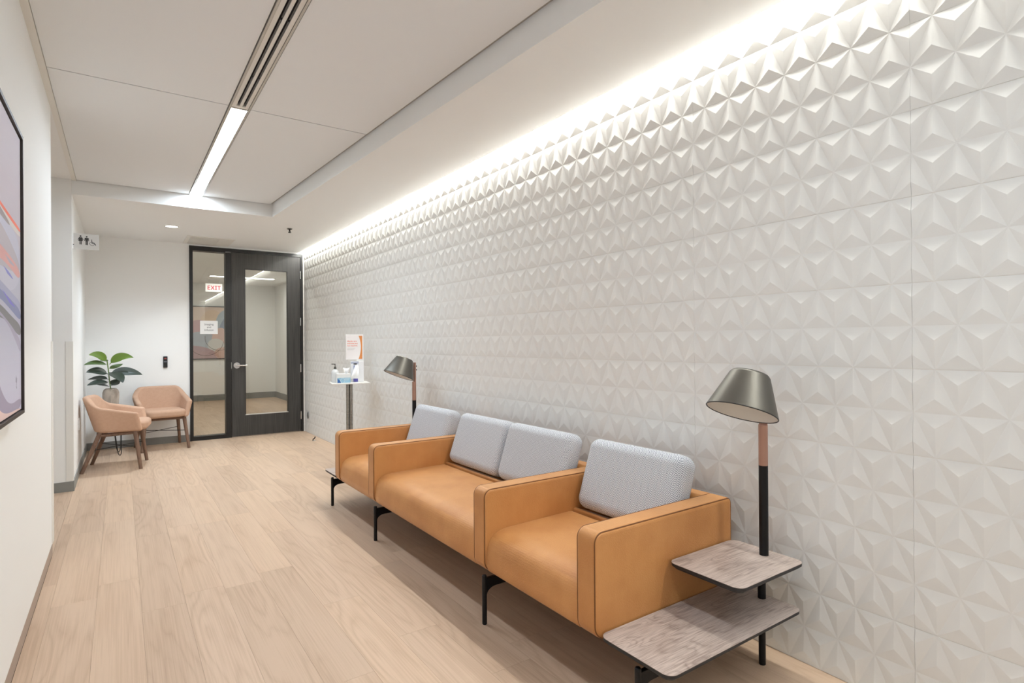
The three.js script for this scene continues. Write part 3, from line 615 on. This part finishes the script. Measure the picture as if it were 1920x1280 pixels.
lamp(-4.272, 'pewter shaded lamp rising behind the sofa cushion next to the sanitizer stand');

// ---------------------------------------------------------------- sanitizer stand and what is on it
{
  const SX = 1.853, SZ = -5.48, TURN = -12 * R, TOPY = 0.842;
  const o = thing('sanitizer_stand', 'brushed steel pedestal stand with a flat tray behind the sofa', 'stand', SX, 0, SZ, TURN);
  mesh('base_plate', new THREE.CylinderGeometry(0.13, 0.135, 0.012, 40).translate(0, 0.006, 0), M.steel, o);
  mesh('post', rod(V(-0.016, 0.012, 0), V(-0.016, 0.828, 0), 0.0165, 0.0165, 24), M.steel, o);
  mesh('post', rod(V(0.016, 0.012, 0.0), V(0.016, 0.828, 0.0), 0.0165, 0.0165, 24), M.steel, o);
  mesh('tray', rbox(-0.178, 0.178, 0.828, TOPY, -0.13, 0.13, 0.005), M.trimWhite, o);
  const loc = (x, z) => V(x, 0, z).applyAxisAngle(V(0, 1, 0), TURN).add(V(SX, 0, SZ));
  { // poster in its holder
    const t = canvasTexture(480, 720, (c, w, h) => {
      c.fillStyle = '#efeae9'; c.fillRect(0, 0, w, h);
      const g = '#d98a4c'; c.fillStyle = g; c.beginPath(); c.moveTo(w * 0.75, 0.03 * h); c.quadraticCurveTo(w * 1.02, h * 0.5, w * 0.74, h * 0.98); c.lineTo(w * 0.965, h * 0.98); c.lineTo(w * 0.965, h * 0.03); c.closePath(); c.fill();
      c.fillStyle = '#9a9a9a'; c.font = '24px sans-serif'; c.fillText('• ———', 30, 70);
      c.fillStyle = '#e0795c'; c.font = 'bold 58px sans-serif'; c.fillText('Masks are', 34, 200, 270); c.fillText('welcome but', 34, 266, 300); c.fillText('not required.', 34, 332, 300);
      c.fillStyle = '#b5b0ae'; for (let i = 0; i < 3; i++) c.fillRect(36, 386 + i * 24, 230 - i * 26, 7);
    });
    const p = loc(0.062, -0.088), s = thing('poster_holder', 'acrylic sign holder with an orange edged masks poster on the stand', 'sign', p.x, 1.06, p.z, TURN);
    mesh('poster', new THREE.BoxGeometry(0.164, 0.244, 0.002).translate(0, 0.124, 0), std({ map: t, roughness: 0.5 }), s);
    mesh('backing', box(-0.084, 0.088, 0, 0.254, -0.006, -0.0015), M.white, s);
    mesh('upright', box(0.02, 0.088, TOPY - 1.06 + 0.0005, 0, -0.006, -0.0015), M.white, s);
  }
  { // dispenser pack beneath the poster
    const t = canvasTexture(256, 512, (c, w, h) => {
      c.fillStyle = '#eceef2'; c.fillRect(0, 0, w, h); c.fillStyle = '#b9c0d2'; c.fillRect(0, 0, w * 0.6, h * 0.12); c.fillStyle = '#6a66b8'; c.fillRect(w * 0.18, h * 0.62, w * 0.36, h * 0.38); c.fillStyle = '#8f9bc6'; c.fillRect(w * 0.2, h * 0.2, w * 0.32, h * 0.42); c.fillStyle = '#f4f4f6'; c.fillRect(w * 0.62, 0, w * 0.38, h);
      c.fillStyle = '#22242a'; c.beginPath(); c.ellipse(w * 0.34, h * 0.13, w * 0.16, h * 0.03, 0, 0, 7); c.fill();
    });
    const p = loc(0.078, -0.04), s = thing('mask_box', 'upright white and violet mask dispenser box under the poster', 'box', p.x, TOPY, p.z, TURN);
    mesh('carton', rbox(-0.062, 0.062, 0, 0.205, -0.04, 0.036, 0.003), M.white, s);
    mesh('front_print', new THREE.BoxGeometry(0.122, 0.203, 0.001).translate(0, 0.1025, 0.0365), std({ map: t, roughness: 0.5 }), s);
    const f = new THREE.PlaneGeometry(0.05, 0.13, 6, 10), q = f.attributes.position;
    for (let i = 0; i < q.count; i++) { const x = q.getX(i), y = q.getY(i), k = (0.065 - y) / 0.13; q.setXYZ(i, x * (0.7 + 0.9 * k) - 0.03 * k - 0.005, 0.1 + y, 0.04 + 0.05 * Math.sin(k * 2.2) + 0.006 * Math.sin(x * 160 + k * 5)); }
    f.computeVertexNormals(); mesh('mask_loop', f, M.tissue, s);
  }
  { // tissue box lying in front
    const t = canvasTexture(512, 256, (c, w, h) => {
      c.fillStyle = '#d9e9f0'; c.fillRect(0, 0, w, h); c.fillStyle = '#eef2f3'; c.fillRect(0, 0, w, h * 0.3);
      c.fillStyle = '#9fcbe2'; c.fillRect(0, h * 0.3, w, h * 0.7); c.fillStyle = '#2e64a8'; c.beginPath(); c.moveTo(0, h * 0.4); c.lineTo(w * 0.16, h * 0.62); c.lineTo(w * 0.28, h); c.lineTo(0, h); c.fill();
      c.strokeStyle = '#f2f8fb'; c.lineWidth = 10; c.beginPath(); c.arc(w * 0.4, h * 0.7, h * 0.32, 0, 6.3); c.stroke(); c.fillStyle = '#cfe6f2'; c.fillRect(w * 0.55, h * 0.4, w * 0.38, h * 0.1); c.fillRect(w * 0.55, h * 0.58, w * 0.32, h * 0.08);
    });
    const p = loc(-0.062, 0.055), s = thing('tissue_box', 'low blue and white tissue box on the steel stand', 'tissue box', p.x, TOPY, p.z, TURN);
    mesh('carton', rbox(-0.062, 0.062, 0, 0.088, -0.05, 0.05, 0.003), M.white, s);
    mesh('front_print', new THREE.BoxGeometry(0.122, 0.07, 0.001).translate(0, 0.037, 0.0505), std({ map: t, roughness: 0.5 }), s);
    const f = new THREE.PlaneGeometry(0.075, 0.07, 10, 8), q = f.attributes.position;
    for (let i = 0; i < q.count; i++) { const x = q.getX(i), y = q.getY(i) + 0.035; q.setXYZ(i, x * (0.35 + 8 * y) + 0.028, 0.086 + y * (0.75 + 3 * Math.abs(x)), 0.012 * Math.sin(x * 90) + 0.02 * Math.sin(y * 40)); }
    f.computeVertexNormals(); mesh('tissue', f, M.tissue, s);
  }
  { // pump bottle
    const p = loc(-0.13, -0.045), s = thing('pump_bottle', 'round white soap bottle with a black pump on the stand', 'bottle', p.x, TOPY, p.z, TURN);
    mesh('bottle', new THREE.LatheGeometry([[0, 0], [0.034, 0], [0.037, 0.006], [0.037, 0.085], [0.034, 0.105], [0.022, 0.12], [0.012, 0.125], [0.012, 0.132], [0, 0.132]].map((q) => new THREE.Vector2(...q)), 32), M.soapWhite, s);
    mesh('pump', mergeGeometries([new THREE.CylinderGeometry(0.009, 0.014, 0.022, 18).translate(0, 0.142, 0), rod(V(0, 0.15, 0), V(0, 0.178, 0), 0.004), rod(V(0.004, 0.178, 0), V(-0.034, 0.18, 0), 0.0045)].map((g) => g.toNonIndexed())), std({ color: srgb(70, 68, 64), roughness: 0.4 }), s);
  }
}

// ---------------------------------------------------------------- tub armchairs
function shellGeo() {
  const N = 72, T = 0.058, rad = 0.026, rings = [];
  const plan = (s, a, zf, zc, zr) => {       // s from -1 (right arm front) to 1 (left arm front)
    const t = Math.abs(s), sg = s < 0 ? 1 : -1;
    if (t > 0.62) { const k = (t - 0.62) / 0.38; return V(sg * a, 0, lerp(zc, zf, k)); }
    const phi = (t / 0.62) * Math.PI / 2, e = 2 / 2.7;
    return V(sg * a * Math.pow(Math.sin(phi), e), 0, zc + (zr - zc) * Math.pow(Math.cos(phi), e));
  };
  const topY = (s) => { const t = Math.abs(s); return t < 0.62 ? lerp(0.722, 0.612, smooth(0.22, 0.64, t)) : lerp(0.612, 0.565, (t - 0.62) / 0.38); };
  const lowP = (s) => plan(s, 0.235, 0.2, -0.03, -0.185), topP = (s) => plan(s, 0.288, 0.165, -0.06, -0.285);
  function frame(s) {
    const e = 1e-3, b = lowP(s), d = topP(s), h = topY(s);
    const t = lowP(Math.min(1, s + e)).sub(lowP(Math.max(-1, s - e))).normalize(), inward = V(0, 1, 0).cross(t).normalize();
    if (inward.dot(V(0, 0, -0.0).sub(V(b.x, 0, b.z + 0.02))) < 0) inward.negate();
    return { b: b.setY(0.372), d: d.setY(h), inward, t };
  }
  function ring(s, grow, shrink) {
    const { b, d, inward, t } = frame(s), up = d.clone().sub(b), len = up.length(); up.normalize();
    const out = [], hw = T / 2 * (1 - shrink) , y0 = T / 2 * shrink * 0.6, y1 = len - T / 2 * shrink * 0.6, r = Math.min(rad, hw * 0.95);
    const mid = b.clone().addScaledVector(inward, T / 2).addScaledVector(t, grow);
    for (const [cx, cy, a0] of [[hw - r, y0 + r, -90], [hw - r, y1 - r, 0], [-hw + r, y1 - r, 90], [-hw + r, y0 + r, 180]])
      for (let k = 0; k <= 4; k++) { const a = (a0 + 22.5 * k) * R; out.push(mid.clone().addScaledVector(inward, cx + r * Math.cos(a)).addScaledVector(up, cy + r * Math.sin(a))); }
    return out;
  }
  for (const k of [90, 68, 45, 22]) rings.push(ring(-1, -0.03 * Math.sin(k * R), 1 - Math.max(0.05, Math.cos(k * R))));
  for (let i = 0; i <= N; i++) rings.push(ring(-1 + 2 * i / N, 0, 0));
  for (const k of [22, 45, 68, 90]) rings.push(ring(1, 0.03 * Math.sin(k * R), 1 - Math.max(0.05, Math.cos(k * R))));
  const pos = [], idx = [], n = rings[0].length;
  rings.forEach((q) => q.forEach((v) => pos.push(v.x, v.y, v.z)));
  for (let i = 0; i < rings.length - 1; i++) for (let j = 0; j < n; j++) { const a = i * n + j, b = i * n + (j + 1) % n, c = a + n, d = b + n; idx.push(a, b, d, a, d, c); }
  const capA = pos.length / 3, mean = (q) => q.reduce((s, v) => s.add(v), V()).multiplyScalar(1 / n);
  let m = mean(rings[0].map((v) => v.clone())); pos.push(m.x, m.y, m.z); for (let j = 0; j < n; j++) idx.push(capA, (j + 1) % n, j);
  const o = (rings.length - 1) * n; m = mean(rings[rings.length - 1].map((v) => v.clone())); pos.push(m.x, m.y, m.z); for (let j = 0; j < n; j++) idx.push(capA + 1, o + j, o + (j + 1) % n);
  const g = new THREE.BufferGeometry(); g.setAttribute('position', new THREE.Float32BufferAttribute(pos, 3)); g.setIndex(idx); g.computeVertexNormals();
  const h = metreUV(g); return h;
}
{
  const shell = shellGeo();
  const seatG = metreUV(new THREE.ExtrudeGeometry(roundedShape(-0.205, -0.265, 0.205, 0.17, [0.09, 0.09, 0.12, 0.12]), { depth: 0.022, bevelEnabled: true, bevelThickness: 0.034, bevelSize: 0.034, bevelOffset: -0.03, bevelSegments: 6, curveSegments: 12 }).rotateX(-Math.PI / 2).translate(0, 0.412, 0.0));
  const top = { f: [0.195, 0.372, 0.165], b: [0.185, 0.372, -0.12] }, foot = { f: [0.235, 0, 0.215], b: [0.235, 0, -0.262] };
  function chair(x, z, turn, label) {
    const o = thing('armchair', label, 'armchair', x, 0, z, turn, 'blush tub armchairs');
    mesh('shell', shell, M.blush, o); mesh('seat_cushion', seatG, M.blush, o);
    for (const s of [-1, 1]) {
      for (const k of ['f', 'b']) mesh('leg', metreUV(rod(V(s * foot[k][0], 0, foot[k][2]), V(s * top[k][0], 0.374, top[k][2]), 0.0155, 0.021, 18)), M.legWood, o);
      mesh('rail', metreUV(rod(V(s * 0.19, 0.36, 0.17), V(s * 0.183, 0.345, -0.135), 0.017, 0.017, 12)), M.legWood, o);
    }
    mesh('front_rail', rbox(-0.19, 0.19, 0.345, 0.372, 0.148, 0.178, 0.008), M.legWood, o);
    mesh('rear_rail', rbox(-0.18, 0.18, 0.345, 0.372, -0.14, -0.11, 0.008), M.legWood, o);
    const P = (k, s, y) => V(...top[k]).lerp(V(...foot[k]), 1 - y / 0.372).multiply(V(s, 1, 1));
    mesh('wire_stretcher', rod(P('f', 1, 0.21), P('b', -1, 0.21), 0.0035), M.black, o); mesh('wire_stretcher', rod(P('f', -1, 0.218), P('b', 1, 0.218), 0.0035), M.black, o);
  }
  chair(-0.018, -6.93, 82 * R, 'blush fabric armchair standing side-on against the left wall');
  chair(0.405, -7.865, 7 * R, 'blush fabric armchair against the end wall next to the glass sidelight');
}
// ---- wire table with plant
{
  const cx = -0.088, cz = -7.72, TY = 0.5;
  const o = thing('wire_side_table', 'small round side table on black wire legs between the armchairs', 'side table', cx, 0, cz);
  mesh('top', new THREE.CylinderGeometry(0.17, 0.165, 0.016, 48).translate(0, TY - 0.008, 0), M.black, o);
  for (let k = 0; k < 3; k++) {
    const a = k * 2 * Math.PI / 3 + 1.0, d = V(Math.cos(a), 0, Math.sin(a)), e = V(-d.z, 0, d.x), p = (r, y, s) => d.clone().multiplyScalar(r).addScaledVector(e, s).setY(y);
    mesh('wire_leg', tube([p(0.1, TY - 0.016, -0.06), p(0.125, 0.25, -0.035), p(0.148, 0.015, -0.012), p(0.15, 0.004, 0), p(0.148, 0.015, 0.012), p(0.125, 0.25, 0.035), p(0.1, TY - 0.016, 0.06)], 0.004, 50), M.black, o);
  }
  const v = thing('concrete_vase', 'grey concrete vase on the wire table behind the side-on armchair', 'vase', cx, TY, cz);
  mesh('vase', new THREE.LatheGeometry([[0, 0], [0.058, 0], [0.066, 0.006], [0.074, 0.08], [0.078, 0.16], [0.077, 0.195], [0.068, 0.222], [0.054, 0.237], [0.048, 0.24], [0.046, 0.225], [0.0, 0.222]].map((p) => new THREE.Vector2(...p)), 40), M.concrete, v);
  const uvv = v.children[0].geometry.attributes.uv; for (let i = 0; i < uvv.count; i++) uvv.setXY(i, uvv.getX(i) * 0.5, uvv.getY(i) * 0.3);
  const plant = thing('rubber_plant', 'rubber plant with bright young and dark old leaves in the vase', 'plant', cx, TY + 0.2225, cz);
  const Z = (zx, zy, dz = 0) => at(140 + zx / 9.14, 640 + zy / 9.14, 'z', cz + dz).sub(V(cx, TY + 0.2225, cz));   // from the photograph, at the plant's distance
  mesh('stem', tube([V(0.0, 0, 0), Z(600, 690), Z(575, 470), Z(556, 335)], 0.0055, 30), M.stem, plant);
  mesh('soil', new THREE.CylinderGeometry(0.043, 0.043, 0.006, 24).translate(0, 0.003, 0), M.soil, plant);
  const leaves = [ // base, control, tip in the close view, depth of control and tip, half width (m), twist towards the viewer, material
    [560, 340, 440, 190, 240, 232, 0.05, 0.1, 0.045, 0.75, 'leafBright'], [600, 392, 760, 190, 1012, 280, 0.03, 0.05, 0.046, 0.8, 'leafBright'],
    [562, 400, 390, 330, 152, 405, 0.06, 0.12, 0.042, 0.45, 'leafMid'], [580, 470, 700, 430, 830, 382, -0.04, -0.1, 0.03, 0.5, 'leafMid'],
    [575, 560, 400, 470, 190, 530, 0.05, 0.1, 0.05, 0.6, 'leafDark'], [590, 545, 900, 470, 1165, 570, -0.02, -0.04, 0.052, 0.7, 'leafDark'],
    [585, 525, 760, 560, 828, 708, 0.14, 0.2, 0.062, 0.35, 'leafDark'], [585, 650, 400, 600, 222, 655, -0.04, -0.09, 0.045, 0.4, 'leafDark'],
    [592, 695, 420, 680, 208, 755, 0.08, 0.14, 0.045, 0.45, 'leafDark'], [602, 770, 500, 740, 385, 742, 0.06, 0.1, 0.035, 0.4, 'leafDark'], [625, 760, 700, 700, 765, 640, -0.06, -0.1, 0.045, 0.5, 'leafDark'],
    [560, 345, 520, 320, 430, 322, -0.06, -0.12, 0.028, 0.4, 'leafMid'],
  ];
  for (const [bx, by, mx, my, tx, ty, dm, dt, hw, face, mat] of leaves) {
    const c = new THREE.QuadraticBezierCurve3(Z(bx, by), Z(mx, my, dm), Z(tx, ty, dt)), NL = 14, NW = 6, pos = [], idx = [];
    for (let i = 0; i <= NL; i++) {
      const t = i / NL, p = c.getPoint(t), g = c.getTangent(t), toView = V(0.1, 0.12, 1).normalize(), upv = V(0, 1, 0);
      const nrm = toView.multiplyScalar(face).addScaledVector(upv, 1 - face); nrm.addScaledVector(g, -nrm.dot(g)).normalize();
      const side = g.clone().cross(nrm), w = hw * (t < 0.08 ? 0.08 : Math.pow(Math.sin(Math.PI * Math.pow((t - 0.08) / 0.92, 0.74)), 0.85) + (t > 0.97 ? 0 : 0.015));
      for (let j = 0; j <= NW; j++) { const k = (j / NW - 0.5) * 2; const q = p.clone().addScaledVector(side, k * w).addScaledVector(nrm, (Math.abs(k) - 0.4) * w * 0.24); pos.push(q.x, q.y, q.z); }
    }
    for (let i = 0; i < NL; i++) for (let j = 0; j < NW; j++) { const a = i * (NW + 1) + j, b = a + 1, d = a + NW + 1, e = d + 1; idx.push(a, b, e, a, e, d); }
    const g = new THREE.BufferGeometry(); g.setAttribute('position', new THREE.Float32BufferAttribute(pos, 3)); g.setIndex(idx); g.computeVertexNormals();
    mesh('leaf', g, M[mat], plant);
  }
}

renderer.render(scene, camera);
